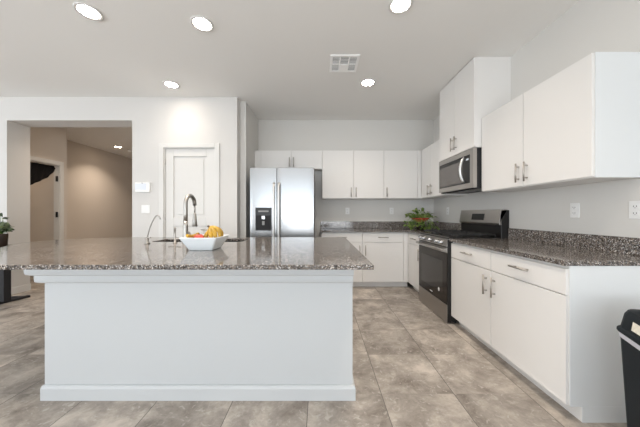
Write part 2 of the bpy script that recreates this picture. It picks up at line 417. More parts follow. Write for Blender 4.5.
def spline(pts, n=8):
    out = []
    P = [Vector(p).to_2d() if len(p) > 2 else Vector(p) for p in pts]
    for i in range(len(P)-1):
        p0, p1, p2, p3 = P[max(i-1, 0)], P[i], P[i+1], P[min(i+2, len(P)-1)]
        for k in range(n):
            t = k/n
            out.append(tuple(.5*((2*p1)+(-p0+p2)*t+(2*p0-5*p1+4*p2-p3)*t*t+(-p0+3*p1-3*p2+p3)*t**3)))
    out.append(tuple(P[-1])); return out
hole = [(x+(SX0+SX1)/2, y+(SY0+SY1)/2) for x, y in rrect((SX1-SX0)/2, (SY1-SY0)/2, .05)]
left = spline([(-1.80, 1.289), (-2.12, 1.60), (-2.50, 1.95), (-2.70, 2.25), (-2.68, 2.50), (-2.46, 2.71), (-2.10, 2.80)])
top = thing('island_countertop', 'speckled grey brown granite island countertop with a rounded left end', 'countertop', (0, 0, 0))
slab('countertop_slab', [(.279, 2.80), (.279, 1.289)] + left, [hole], .888, .914, M_granite, top)
# undermount sink
sk = thing('kitchen_sink', 'dark undermount sink let into the island granite beyond the faucet', 'sink', ((SX0+SX1)/2, (SY0+SY1)/2, 0))
bm = bmesh.new()
hx, hy = (SX1-SX0)/2+.006, (SY1-SY0)/2+.006
outer = [[(x, y, z) for x, y in rrect(hx+o, hy+o, .055)] for o, z in ((.0, .887), (.012, .887), (.010, .70), (-.01, .685))]
inner = [[(x, y, z) for x, y in rrect(hx-o, hy-o, .05)] for o, z in ((.0, .887), (.006, .73), (.03, .70))]
loft(bm, list(reversed(inner)) + outer, True, True)
obj('basin', bm, M_sink, sk, 0)
bm = bmesh.new(); lathe(bm, [(.045, .7005), (.045, .706), (.03, .706), (.02, .702)]); obj('drain', bm, M_nickel, sk)

# faucet
FX, FY = -1.225, 2.27
fa = thing('kitchen_faucet', 'tall brushed steel gooseneck faucet with pull-down spray head', 'faucet', (FX, FY, .914))
bm = bmesh.new()
lathe(bm, [(.030, 0), (.030, .006), (.026, .012), (.0245, .06), (.021, .15), (.0185, .20)])
R = .082
pts = [(0, 0, .19), (0, 0, .26), (0, 0, .352)] + [(0, R-R*math.cos(a), .352+R*math.sin(a)) for a in [PI*k/14 for k in range(1, 14)]] + [(0, 2*R+.001, .345)]
tube(bm, pts, .0175, 14)
obj('gooseneck', bm, M_faucet, fa)
bm = bmesh.new()
tube(bm, [(0, 2*R, .346), (0, 2*R+.001, .31), (0, 2*R+.001, .268)], [.008, .0065, .0065], 12); obj('hose', bm, M_nickel, fa)
bm = bmesh.new()
tube(bm, [(0, 2*R, .272), (0, 2*R, .265), (0, 2*R, .21), (0, 2*R, .145), (0, 2*R, .140)], [.010, .0135, .019, .026, .023], 16); obj('spray_head', bm, M_faucet, fa)
bm = bmesh.new()
tube(bm, [(.02, 0, .05), (.05, 0, .055)], .011, 12); tube(bm, [(.045, 0, .056), (.06, -.04, .085), (.065, -.075, .11)], [.006, .0055, .005], 10); obj('lever', bm, M_faucet, fa)
# soap dispenser / side lever
sd = thing('soap_dispenser', 'short slim steel soap pump left of the tall faucet', 'soap dispenser', (-1.31, 2.25, .914))
bm = bmesh.new(); lathe(bm, [(.019, 0), (.019, .006), (.010, .010), (.009, .055), (.007, .06), (.006, .125), (.009, .127), (.009, .140)], seg=16); obj('pump', bm, M_nickel, sd)
bm = bmesh.new(); tube(bm, [(-.06, 0, .035), (0, 0, .035), (.055, .0, .038)], [.006, .007, .006], 10); obj('spout', bm, M_faucet, sd)
# filtered water tap
wt = thing('filter_tap', 'thin curved drinking water tap at the left end of the sink', 'water tap', (-1.520, 2.19, .914))
bm = bmesh.new(); lathe(bm, [(.022, 0), (.022, .008), (.013, .014), (.012, .055), (.008, .06)], seg=18); obj('tap_base', bm, M_faucet, wt)
bm = bmesh.new()
p = spline3([(0, 0, .055), (.018, 0, .13), (.048, 0, .20), (.076, 0, .243), (.092, 0, .248), (.106, 0, .238), (.116, 0, .215)])
tube(bm, p, .0055, 10); obj('spout', bm, M_faucet, wt)
bm = bmesh.new(); tube(bm, [(0, 0, .048), (.02, -.02, .056), (.055, -.035, .058)], [.006, .005, .006], 8); obj('lever', bm, M_faucet, wt)

# fruit bowl
BX, BY, BZ = -.859, 1.872, .9142
bw = thing('fruit_bowl', 'square white ceramic bowl with flared sides on the island', 'bowl', (BX, BY, BZ))
bm = bmesh.new()
def sq(h, z, r): return [(x, y, z + (.006 if h > .12 and abs(x) > h*.7 and abs(y) > h*.7 else 0)) for x, y in rrect(h, h, r, 4)]
loft(bm, [sq(.060, .018, .01), sq(.078, .014, .012), sq(.126, .086, .012), sq(.131, .090, .012), sq(.133, .087, .012), sq(.085, .003, .012), sq(.080, 0, .012)][::1], True, True)
obj('bowl_shell', bm, M_bowl, bw)
def banana_mesh(bm, L_=.17, R_=.105, rad=.0175, base=(0, 0, 0), M=Matrix()):
    n = 12; pts = []; rr = []
    for k in range(n+1):
        t = k/n; a = (t-.5)*L_/R_
        pts.append(M @ Vector((R_*math.sin(a), 0, R_*(1-math.cos(a)))))
        rr.append(rad*(.35+.65*math.sin(PI*min(1, max(0, t*1.0+.0))) ** .45) if 0 < t < 1 else rad*.25)
    tube(bm, pts, rr, 10)
# bunch: bananas fan from a common stem, arched upward
bb = thing('banana_bunch', 'bunch of ripe yellow bananas leaning out of the right side of the bowl', 'bananas', (-.838, 1.90, BZ+.158))
for ln in ([(0, 0, 0), (.025, -.012, .002), (.058, -.022, -.006), (.082, -.028, -.030), (.086, -.030, -.060), (.078, -.030, -.078)],
           [(0, 0, -.004), (.020, -.022, -.010), (.044, -.040, -.026), (.058, -.048, -.050), (.062, -.050, -.074), (.056, -.048, -.092)],
           [(0, 0, -.004), (.010, -.024, -.016), (.022, -.046, -.036), (.030, -.056, -.060), (.030, -.058, -.084), (.024, -.056, -.100)],
           [(0, 0, -.004), (.024, .016, -.004), (.052, .030, -.016), (.070, .036, -.042), (.070, .038, -.072), (.062, .036, -.090)],
           [(0, 0, -.006), (.002, -.018, -.024), (-.008, -.036, -.048), (-.020, -.044, -.072), (-.034, -.044, -.088)]):
    bm = bmesh.new(); q = spline3(ln, 4); n = len(q)-1
    tube(bm, q, [.0165*(.38+.62*math.sin(PI*min(.94, j/n+.06))**.55) if j < n else .004 for j in range(n+1)], 10)
    obj('banana', bm, M_banana, bb)
bm = bmesh.new(); tube(bm, [(-.018, .004, .012), (-.012, .002, .010), (0, 0, 0), (.012, -.004, -.004)], [.009, .008, .011, .014], 8); obj('stem', bm, M_stem, bb)
# single banana at the left
sb = bmesh.new(); n = 12; pts = []; rr = []
for j in range(n+1):
    t = j/n; a = -.9+1.8*t
    pts.append((.095*math.sin(a), .01*math.cos(a), -.09*math.cos(a)*.55+.065)); rr.append(.017*(.3+.7*math.sin(PI*(t*.9+.05))**.5))
tube(sb, pts, rr, 10)
sb = obj('banana', sb, M_banana); sb.location = (-.948, 1.865, BZ+.076); sb.rotation_euler = (.1, 0, 1.5)
tag(sb, 'single yellow banana lying along the left side of the bowl', 'banana')
def apple(name, loc, r, m, label):
    t = thing(name, label, 'fruit', loc)
    bm = bmesh.new(); prof = []
    for k in range(15):
        a = -PI/2 + PI*k/14; rr = r*math.cos(a)*(1+.08*math.sin(a)); z = r*.92*math.sin(a) - (.012 if k > 12 else 0)*(k-12)/2 + (.006 if k == 0 else 0)
        prof.append((max(rr, .0008), z))
    lathe(bm, prof, seg=24); obj('flesh', bm, m, t)
    bm = bmesh.new(); tube(bm, [(0, 0, r*.75), (.003, 0, r*1.15)], [.0015, .002], 6); obj('stem', bm, M_stem, t)
    return t
apple('apple', (-.893, 1.835, BZ+.080), .038, M_apple, 'red apple showing in the middle of the fruit bowl')
apple('peach', (-.838, 1.79, BZ+.070), .024, M_peach, 'orange yellow peach beside the bananas in the bowl')
apple('apple', (-.895, 1.925, BZ+.066), .034, M_apple, 'smaller red apple behind the single banana in the bowl')

# ================================================================ cabinets
HL = .16
def handle(parent, x, z, vertical, y=-.018):
    bm = bmesh.new(); r = .0070; so = .030
    if vertical:
        tube(bm, [(x, y-so, z-HL/2), (x, y-so, z+HL/2)], r, 10)
        for s in (-1, 1): tube(bm, [(x, y, z+s*HL*.32), (x, y-so, z+s*HL*.32)], r*.8, 8)
    else:
        tube(bm, [(x-HL/2, y-so, z), (x+HL/2, y-so, z)], r, 10)
        for s in (-1, 1): tube(bm, [(x+s*HL*.32, y, z), (x+s*HL*.32, y-so, z)], r*.8, 8)
    return obj('handle', bm, M_nickel, parent)
G = .0025
def cabinet(name, label, loc, rotz, w, z0, z1, depth, doors=(), drawers=(), toe=0.0, fill=(), group=None, cat='cabinet'):
    """local frame: fronts face -y, x runs 0..w"""
    t = thing(name, label, cat, (loc[0], loc[1], 0), rotz, group)
    bm = bmesh.new()
    if toe:
        bx(bm, 0, w, 0, depth, z0+toe, z1); bx(bm, 0, w, .07, depth, z0, z0+toe)
    else: bx(bm, 0, w, 0, depth, z0, z1)
    obj('body', bm, M_cab, t, .001, 1)
    for f in fill: box('filler', (*f[:2], -.012, 0, *f[2:]), M_cab, t, .001)
    for x0, x1, a, b, hx_, hz in doors:
        d = box('door', (x0+G, x1-G, -.018, -.0005, a+G, b-G), M_cab, t, .0015)
        if hx_ is not None: handle(d, hx_, hz, True)
    for x0, x1, a, b in drawers:
        d = box('drawer', (x0+G, x1-G, -.018, -.0005, a+G, b-G), M_cab, t, .0015)
        handle(d, (x0+x1)/2, (a+b)/2+.012, False)
    return t
XF = 1.41                       # carcass front of the right run
RB = XW-.001-XF
# right run, base.  local x runs toward the camera
cabinet('base_cabinet', 'white base cabinet with drawer and door next to the range', (XF, 2.646), -PI/2, .616, 0, .884, RB,
        [(0, .616, .095, .715, .616-.05, .59)], [(0, .616, .715, .868)], .09)
cabs_near = cabinet('base_cabinet', 'white base cabinet with drawer and door at the near end, beside the black bin', (XF, 2.029), -PI/2, .621, 0, .884, RB,
        [(0, .621, .095, .715, .045, .59)], [(0, .621, .715, .868)], .09)
YFB = 3.95                      # carcass front of the back run (Y)
cabinet('base_cabinet', 'narrow white base cabinet between the range and the back corner', (XF, YFB-.0), -PI/2, YFB-3.414, 0, .884, RB,
        [(.02, YFB-3.414, .095, .715, YFB-3.414-.05, .60)], [(.02, YFB-3.414, .715, .868)], .09)
cabinet('base_cabinet', 'white base cabinet with drawer and door closest to the refrigerator', (.02, YFB), 0, .650, 0, .884, YB-.001-YFB,
        [(0, .650, .095, .72, .650-.045, .60)], [(0, .650, .72, .868)], .09)
cabinet('base_cabinet', 'white base cabinet with drawer and door in the back corner', (.671, YFB), 0, XF-.671-.001, 0, .884, YB-.001-YFB,
        [(0, .648, .095, .72, .045, .60)], [(0, .648, .72, .868)], .09, fill=[(.651, .721, .095, .868)])
EP = box('end_panel', (.6212, .6252, .0, RB, .09, .884), M_panel, cabs_near, .0005)
box('toe_panel', (.6212, .6252, .07, RB, .0, .0898), M_panel, cabs_near)
# right run, wall cabinets
XU = 1.718; UB = XW-.001-XU; UZ0, UZ1 = 1.405, 2.187
up_near = cabinet('wall_cabinet', 'white wall cabinet with one door at the near end over the right counter', (XU, 2.084), -PI/2, .529, UZ0, UZ1, UB,
        [(0, .529, UZ0+.005, UZ1, .042, 1.525)])
box('end_panel', (.5292, .5332, 0, UB, UZ0, UZ1), M_panel, up_near, .0005)
cabinet('wall_cabinet', 'white wall cabinet with one door just right of the microwave', (XU, 2.622), -PI/2, .537, UZ0, UZ1, UB,
        [(0, .537, UZ0+.005, UZ1, .537-.042, 1.525)])
YUB = 4.19; UZ0, UZ1 = 1.43, 2.238
cabinet('wall_cabinet', 'narrow white two door wall cabinet left of the microwave in the corner', (XU, YUB), -PI/2, YUB-3.395, UZ0, UZ1, UB,
        [(.03, .36, UZ0+.005, UZ1, .36-.05, 1.545), (.36, YUB-3.395, UZ0+.005, UZ1, .36+.05, 1.545)])
cabinet('wall_cabinet', 'tall white two door cabinet above the microwave reaching the ceiling', (1.647, 3.394), -PI/2, .764, 1.882, ZC-.002, XW-.001-1.647,
        [(0, .382, 1.885, ZC-.006, .382-.04, 2.02), (.382, .764, 1.885, ZC-.006, .382+.04, 2.02)])
UD = YB-.001-YUB
cabinet('wall_cabinet', 'white two door wall cabinet over the left end of the back counter', (.037, YUB), 0, 1.033, UZ0, UZ1, UD,
        [(0, .525, UZ0+.005, UZ1, .525-.04, 1.535), (.525, 1.033, UZ0+.005, UZ1, .525+.04, 1.535)])
cabinet('wall_cabinet', 'white single door wall cabinet at the right end of the back wall', (1.071, YUB), 0, XU-1.072, UZ0, UZ1, UD,
        [(0, .560, UZ0+.005, UZ1, .045, 1.535)], fill=[(.563, XU-1.073-.02, UZ0+.005, UZ1)])
cabinet('wall_cabinet', 'short white two door cabinet above the refrigerator', (-1.096, YUB), 0, 1.132, 1.925, UZ1, UD,
        [(.107, .618, 1.928, UZ1, .618-.035, 2.035), (.618, 1.132, 1.928, UZ1, .618+.035, 2.035)], fill=[(0, .105, 1.928, UZ1)])

# worktops
rc = thing('worktop', 'dark speckled granite worktop on the right base cabinets', 'countertop', (0, 0, 0))
slab('worktop_slab', [(1.374, 1.400), (XW-.001, 1.400), (XW-.001, 2.647), (1.374, 2.647)], [], .8842, .914, M_granite, rc)
box('backsplash', (XW-.021, XW-.001, 1.400, 2.647, .9142, 1.025), M_granite, rc, .002)
bc = thing('worktop', 'dark speckled granite worktop turning the back corner, holding the leafy plant', 'countertop', (0, 0, 0))
slab('worktop_slab', [(.012, YFB-.045), (1.374, YFB-.045), (1.374, 3.413), (XW-.001, 3.413), (XW-.001, YB-.001), (.012, YB-.001)], [], .8842, .914, M_granite, bc)
bm = bmesh.new(); bx(bm, .012, XW-.022, YB-.021, YB-.001, .9142, 1.04); bx(bm, XW-.021, XW-.001, 3.413, YB-.001, .9142, 1.04)
obj('backsplash', bm, M_granite, bc, .002)

# ================================================================ range
RY = 3.409; RW = .757
rg = thing('gas_range', 'stainless and black slide-in gas range between the right cabinets', 'range', (1.40, RY, 0), -PI/2)
D = XW-.003-1.40
RF = -.047
bm = bmesh.new(); bx(bm, 0, RW, 0, D, .03, .905)
for x in (.05, RW-.05):
    for y in (.06, D-.06): lathe(bm, [(.018, 0), (.018, .03)], (x, y, 0), 12)
obj('body', bm, M_black, rg, .003)
f = RF
box('front_frame', (.0, RW, f+.006, -.0002, .015, .9), M_black, rg)
d = box('oven_door', (.002, RW-.002, f, f+.0055, .205, .755), M_glass, rg, .004)
box('window', (.09, RW-.09, f-.0012, f-.0002, .30, .66), mat('oven_window', (0.022, 0.017, 0.014), 0.10), d)
b_ = box('door_trim', (.002, RW-.002, f-.001, f+.0055, .757, .812), M_ss2, rg, .002)
bm = bmesh.new()
tube(bm, [(.02, f-.035, .79), (.05, f-.048, .79), (RW/2, f-.052, .79), (RW-.05, f-.048, .79), (RW-.02, f-.035, .79)], .013, 12)
for x in (.035, RW-.035): bx(bm, x-.014, x+.014, f-.045, f+.002, .777, .803)
obj('handle', bm, M_ss2, b_)
bm = bmesh.new(); lathe(bm, [(.021, 0), (.021, .0012)], (0, 0, 0), 24)
for v in bm.verts: v.co = Vector((.575+v.co.x*.8, f-.0004-v.co.z, .32+v.co.y*1.1))
obj('badge', bm, M_white_mark, d)
bm = bmesh.new()
for k in range(6): bx(bm, .345+k*.012, .353+k*.012, f-.0014, f-.0003, .238, .248)
obj('lettering', bm, M_white_mark, d)
dw = box('storage_drawer', (.002, RW-.002, f, f+.0055, .008, .200), M_ss2, rg, .002)
# control panel: tilted
bm = bmesh.new()
loft(bm, [[(x, f+.0055, .825), (x, f, .825), (x, f+.004, .88), (x, f+.018, .9052), (x, f+.03, .9052), (x, f+.03, .9003), (x, f+.0055, .9003)] for x in (.002, RW-.002)])
cp = obj('control_panel', bm, M_ss2, rg, .002)
for x in (.10, .19, .375, .555, .645):
    bm = bmesh.new(); tube(bm, [(x, f+.002, .862), (x, f-.008, .862), (x, f-.010, .862), (x, f-.034, .862), (x, f-.037, .862)], [.026, .026, .021, .019, .016], 18)
    bx(bm, x-.004, x+.004, f-.046, f-.03, .845, .879)
    obj('knob', bm, M_ss, cp, .0015)
# cooktop
ct = box('cooktop', (.0, RW, f+.012, D-.10, .9055, .921), M_black, rg, .004)
for x, y, r in ((.17, .15, .045), (.17, .40, .035), (RW/2, .27, .055), (RW-.17, .15, .05), (RW-.17, .40, .035)):
    bm = bmesh.new(); lathe(bm, [(r, .921), (r, .930), (r*.8, .932), (r*.8, .938), (r*.6, .940)], (x, y, 0), 20); obj('burner', bm, M_iron, ct)
for k in range(3):
    x0 = .02+k*(RW-.04)/3; x1 = x0+(RW-.04)/3-.006
    bm = bmesh.new(); z0, z1 = .944, .956; y0, y1 = .015, D-.125
    bx(bm, x0, x1, y0, y0+.012, z0, z1); bx(bm, x0, x1, y1-.012, y1, z0, z1); bx(bm, x0, x0+.012, y0, y1, z0, z1); bx(bm, x1-.012, x1, y0, y1, z0, z1)
    bx(bm, x0, x1, (y0+y1)/2-.006, (y0+y1)/2+.006, z0, z1)
    for yy in (.15, .40): bx(bm, x0, x1, yy-.005, yy+.005, z0, z1+.003)
    bx(bm, (x0+x1)/2-.005, (x0+x1)/2+.005, y0, y1, z0, z1+.003)
    for a in (x0, x1-.012):
        for c in (y0, y1-.012): bx(bm, a, a+.012, c, c+.012, .9212, z0)
    obj('grate', bm, M_iron, ct, .002)
box('front_rail', (.004, RW-.004, f+.012, f+.024, .9212, .927), M_ss2, ct, .002)
# backguard
bg = box('backguard', (0, RW, D-.085, D-.001, .9055, 1.215), M_black, rg, .004)
bm = bmesh.new(); loft(bm, [[(x, D-.105, 1.055), (x, D-.110, 1.075), (x, D-.085, 1.222), (x, D-.020, 1.222), (x, D-.020, 1.205), (x, D-.0852, 1.205), (x, D-.0852, 1.055)] for x in (.0, RW)])
pn = obj('fascia', bm, M_ss2, bg, .002)
bm = bmesh.new(); bx(bm, .265, .50, -.002, .0, -.038, .038)
dp = obj('display', bm, M_black, bg, .001); dp.location = (0, D-.0995, 1.140); dp.rotation_euler = (-math.atan2(.025, .147), 0, 0)
bm = bmesh.new()
for k in range(5):
    for j in range(2): bx(bm, .285+k*.045, .300+k*.045, D-.1030+.0017*j*2.2, D-.1015+.0017*j*2.2, 1.128+j*.022, 1.134+j*.022)

bm.free()

# ================================================================ microwave
mw = thing('microwave', 'stainless over-the-range microwave with a curved handle', 'microwave', (1.66, 3.391, 0), -PI/2)
MD = XW-.003-1.66; MZ0, MZ1 = 1.452, 1.878; MWd = .757
box('body', (0, MWd, 0, MD, MZ0, MZ1), M_blackmatte, mw, .003)
bm = bmesh.new(); f = -.040
GX0, GX1, GZ0, GZ1 = .018, .700, 1.512, 1.822
bx(bm, 0, MWd, f, -.0005, MZ0+.004, GZ0); bx(bm, 0, MWd, f, -.0005, GZ1, MZ1); bx(bm, 0, GX0, f, -.0005, GZ0, GZ1); bx(bm, GX1, MWd, f, -.0005, GZ0, GZ1)
dm = obj('door', bm, M_ss2, mw, .0)
box('glass_border', (GX0+.0002, .585, f+.003, -.001, GZ0+.0002, GZ1-.0002), M_black, dm)
box('window', (GX0+.012, .562, f+.0018, f+.0029, GZ0+.02, GZ1-.045), M_mwglass, dm)
box('control_panel', (.5852, GX1-.0002, f+.003, -.001, GZ0+.0002, GZ1-.0002), M_black, dm)
box('clock_display', (.625, .670, f+.0015, f+.0028, 1.765, 1.785), M_screen, dm)
bm = bmesh.new(); tube(bm, [(.60 , f-.004-.045*math.sin(PI*k/12)**.7, 1.525+.28*k/12) for k in range(13)], [.014]*13, 12)
obj('handle', bm, M_bar, dm)
bm = bmesh.new()
for k in range(2): bx(bm, .06+k*.36, .34+k*.36, .05, .25, MZ0-.006, MZ0-.0002)
obj('grease_filter', bm, M_grey, mw)
bm = bmesh.new(); bx(bm, .01, MWd-.01, -.02, .01, MZ0-.008, MZ0-.0002); obj('vent_lip', bm, M_blackmatte, mw)

# ================================================================ refrigerator
fr = thing('refrigerator', 'stainless side-by-side refrigerator with ice and water dispenser', 'refrigerator', (-.970, 3.45, 0))
FW = .887; FH = 1.815
box('body', (.004, FW-.004, .075, .90, .02, FH-.02), mat('fridge_side', (.10, .10, .105), .45), fr, .003)
box('kick_grille', (.02, FW-.02, .04, .075, .02, .095), M_blackmatte, fr, .003)
SXX = .371
d1 = None
for nm, a, b in (('freezer_door', 0, SXX-.003), ('fresh_food_door', SXX+.003, FW)):
    bm = bmesh.new()
    n = 10; lp = []
    for z in (.10, FH):
        l = [(a, .07, z)]
        for k in range(n+1):
            t = k/n; x = a+(b-a)*t; e = min(t, 1-t)*(b-a)
            l.append((x, .0 + (.0 if e > .004 else .004) - .002*math.sin(PI*t), z))
        l.append((b, .07, z)); lp.append(l)
    loft(bm, lp, smooth=False)
    o = obj(nm, bm, M_ss, fr, .003)
    if nm == 'freezer_door': d1 = o
    else: d2 = o
    hx_ = SXX-.035 if nm == 'freezer_door' else SXX+.035
    bm = bmesh.new()
    tube(bm, [(hx_, -.004, 1.60), (hx_, -.035, 1.59), (hx_, -.052, 1.54), (hx_, -.056, 1.2), (hx_, -.056, .85), (hx_, -.052, .57), (hx_, -.035, .52), (hx_, -.004, .51)], .014, 12)
    obj('handle', bm, M_bar, o)
dz0, dz1, dxa, dxb = .945, 1.262, .078, .300
bm = bmesh.new()
bx(bm, dxa, dxb, -.016, .010, 1.150, dz1); bx(bm, dxa, dxa+.012, -.016, .010, dz0, 1.15); bx(bm, dxb-.012, dxb, -.016, .010, dz0, 1.15); bx(bm, dxa+.012, dxb-.012, -.016, .010, dz0, dz0+.014)
obj('dispenser_frame', bm, M_black, d1, .002)
box('dispenser_recess', (dxa+.012, dxb-.012, -.011, .004, dz0+.014, 1.15), M_blackmatte, d1)
bm = bmesh.new(); bx(bm, .165, .212, -.022, -.0112, 1.10, 1.149); obj('dispenser_spout', bm, M_ss, d1, .002)
bm = bmesh.new(); bx(bm, .172, .205, -.018, -.0112, 1.02, 1.075); obj('dispenser_paddle', bm, M_grey, d1, .002)
bm = bmesh.new(); bx(bm, .12, .26, -.0168, -.0162, 1.20, 1.222)
obj('dispenser_screen', bm, M_grey, d1)

# ================================================================ outlets, switches, alarm panel
def outlet(name, label, loc, rotz, kind='outlet', gang=1):
    w = .038 + .046*(gang-1)*.5; w = .036 if gang == 1 else .059
    t = thing(name, label, kind, loc, rotz)
    box('cover_plate', (-w, w, -.006, 0, -.058, .058), M_plate, t, .003)
    if kind == 'outlet':
        for s in (-1, 1):
            o = box('socket', (-.017, .017, -.0085, -.0062, s*.022-.014, s*.022+.014), M_plate, t, .002)
            bm = bmesh.new(); bx(bm, -.009, -.006, -.0092, -.0086, s*.022-.004, s*.022+.006); bx(bm, .006, .009, -.0092, -.0086, s*.022-.004, s*.022+.006)
            bx(bm, -.002, .002, -.0092, -.0086, s*.022-.010, s*.022-.006)
            obj('slots', bm, M_slot, o)
    else:
        for k in range(gang):
            c = (k-(gang-1)/2)*.046; box('rocker', (c-.016, c+.016, -.010, -.0062, -.033, .033), M_plate, t, .003)
    return t
outlet('wall_outlet', 'white outlet on the back wall nearer the refrigerator', (.487, YB, 1.225), 0)
outlet('wall_outlet', 'white outlet on the back wall nearer the corner plant', (1.272, YB, 1.225), 0)
outlet('wall_outlet', 'white outlet on the right wall between the plant and the range', (XW, 3.93, 1.22), -PI/2)
outlet('wall_outlet', 'white outlet on the right wall above the middle of the right counter', (XW, 1.972, 1.205), -PI/2)
outlet('wall_outlet', 'white outlet nearest the camera, cut by the right picture edge', (XW, 1.590, 1.203), -PI/2)
outlet('light_switch', 'white double light switch below the alarm panel', (-2.487, YP, 1.243), 0, 'light switch', 2)
ap = thing('alarm_panel', 'white wall alarm keypad with a pale screen left of the pantry door', 'alarm panel', (-2.518, YP, 1.552))
box('case', (-.105, .105, -.028, 0, -.07, .07), M_plate, ap, .006)
box('screen', (-.098, .055, -.0292, -.0282, -.035, .052), M_screen, ap)
box('camera_dot', (-.008, .008, -.0298, -.0282, .054, .062), M_blackmatte, ap)

# ================================================================ ceiling fittings
def downlight(label, x, y, r=.095, m=M_lamp, pw=7, col=(1.0, .88, .76)):
    t = thing('recessed_light', label, 'ceiling light', (x, y, ZC))
    bm = bmesh.new(); lathe(bm, [(r*.74, -.0005), (r, -.0005), (r, -.005), (r*.93, -.010), (r*.78, -.007), (r*.74, -.004)], seg=36, caps=False)
    obj('trim_ring', bm, M_trim, t)
    bm = bmesh.new(); lathe(bm, [(r*.735, -.0005), (r*.735, -.005), (r*.4, -.007)], seg=32); obj('lens', bm, m, t)
    l = bpy.data.lights.new('downlight_glow', 'AREA'); l.shape = 'DISK'; l.size = .13; l.energy = pw; l.spread = math.radians(115); l.color = col
    lo = bpy.data.objects.new('downlight_glow', l); COL.objects.link(lo); lo.location = (0, 0, -.016); lo.parent = t
    return t
downlight('leftmost glowing recessed ceiling light near the top picture edge', -1.90, 2.046)
downlight('glowing recessed ceiling light second from left near the top edge', -1.03, 2.178)
downlight('glowing recessed ceiling light near the top of the wall above the pantry door', -1.911, 3.204, pw=2)
downlight('glowing recessed ceiling light just behind the air vent', .608, 3.155)
downlight('glowing recessed ceiling light cut by the top picture edge, right of the vent', .640, 1.975)
downlight('small glowing recessed light in the hallway ceiling', -5.03, 6.2, .085, M_lamp_hall, 13, (1.0, .84, .68))
downlight('added hallway fill light hidden behind the opening header', -3.9, 4.35, .085, M_lamp_hall, 9, (1.0, .84, .68))  # extra lamp kept out of sight, added to brighten the hallway
downlight('unseen added fill light in the side room ceiling', -5.7, 4.2, .085, M_lamp_hall, 4, (1.0, .84, .68))  # unseen lamp added to light the side room
downlight('unseen added ceiling fill light toward the near end of the right counter', .7, .6)  # out-of-view lamp added as fill for the near cabinets
downlight('unseen added ceiling light above the near side of the island', -1.3, .7)  # another out-of-view lamp added to brighten the room
smk = bmesh.new(); lathe(smk, [(.055, 0), (.055, -.012), (.045, -.03), (.02, -.034)], seg=24)
smk = obj('smoke_detector', smk, M_plate); smk.location = (-5.02, 6.6, ZC); tag(smk, 'small round white smoke detector on the hallway ceiling', 'smoke detector')
M_vent = mat('vent_white', (.95, .95, .94), .4)
av = thing('air_vent', 'square white ceiling air vent with grey louvres in four fields', 'air vent', (.265, 2.755, ZC), PI)
bm = bmesh.new(); a = .155
for q in ((-a, a, -a, -a+.026), (-a, a, a-.026, a), (-a, -a+.026, -a+.026, a-.026), (a-.026, a, -a+.026, a-.026), (-.055, -.042, -.129, .129), (.042, .055, -.129, .129), (-.129, -.055, -.006, .006), (.055, .129, -.006, .006), (-.042, .042, -.129, -.006)):
    bx(bm, *q, -.010, -.0005)
obj('frame', bm, M_vent, av, .0015)
box('duct_opening', (-.129, .129, -.129, .129, -.004, -.0006), M_grey, av)
bm = bmesh.new()
for k in range(11):
    y = -.118+k*.0236
    for x0, x1 in ((-.128, -.056), (.056, .128)): bx(bm, x0, x1, y-.002, y+.002, -.009, -.0042)
for k in range(5):
    y = .01+k*.025; bx(bm, -.041, .041, y-.002, y+.002, -.009, -.0042)
obj('louvres', bm, M_plate, av)

# ================================================================ plants
def leaf(bm, base, dirv, up, ln, wd, droop=.25):
    d = Vector(dirv).normalized(); s = d.cross(Vector(up)).normalized(); n = s.cross(d).normalized()
    prof = ((0, .0), (.15, .55), (.4, 1.0), (.65, .85), (.85, .45), (1, 0.0))
    prev = None; rows = []
    for t, w in prof:
        c = Vector(base)+d*(ln*t)-n*(ln*droop*t*t) ; ww = max(w*wd/2, .0005)
        rows.append([bm.verts.new(c-s*ww+n*ww*.25), bm.verts.new(c), bm.verts.new(c+s*ww+n*ww*.25)])
    for a, b in zip(rows, rows[1:]):
        for k in (0, 1):
            f = bm.faces.new((a[k], a[k+1], b[k+1], b[k])); f.smooth = True
def foliage(parent, m, specs):
    bm = bmesh.new()
    for (bx_, tip, dirv, ln, wd) in specs:
        leaf(bm, tip, dirv, (random.uniform(-.6, .6), random.uniform(-1.1, -.1), random.uniform(.2, .9)), ln, wd)
    bmesh.ops.solidify(bm, geom=bm.faces, thickness=.0008)
    o = obj('foliage', bm, m, parent)
    bm = bmesh.new()
    for (b0, tip, dirv, ln, wd) in specs:
        b0 = Vector(b0); tip = Vector(tip); mid = (b0+tip)/2 + Vector((0, 0, .02)); tube(bm, [b0, mid, tip], .0016, 5)
    obj('stems', bm, M_leaf, parent)
PX, PY = 1.61, 4.0
pl = thing('potted_plant', 'leafy green plant in a red dish on a dark pot in the worktop corner', 'plant', (PX, PY, .9142))
bm = bmesh.new(); lathe(bm, [(.045, 0), (.062, .01), (.070, .075), (.060, .11), (.052, .118)], seg=24); obj('pot', bm, M_pot, pl)
bm = bmesh.new(); lathe(bm, [(.040, .1185), (.10, .150), (.135, .178), (.142, .195), (.138, .196), (.128, .184), (.09, .165), (.03, .160)], seg=32); obj('dish', bm, M_red, pl)
bm = bmesh.new(); lathe(bm, [(.03, .1605), (.088, .1655), (.12, .182), (.06, .196), (.01, .20)], seg=24); obj('soil', bm, M_soil, pl)
sp = []
for k in range(75):
    a = random.uniform(0, 2*PI); r = random.uniform(.02, .20); h = .20+random.uniform(0, .15)*(1.15-r/.2)
    tip = (r*math.cos(a), r*math.sin(a), h)
    dv = (math.cos(a)+random.uniform(-.6, .6), math.sin(a)+random.uniform(-.6, .6), random.uniform(-.1, .8))
    sp.append(((r*.3*math.cos(a), r*.3*math.sin(a), .18), tip, dv, random.uniform(.045, .07), random.uniform(.040, .055)))
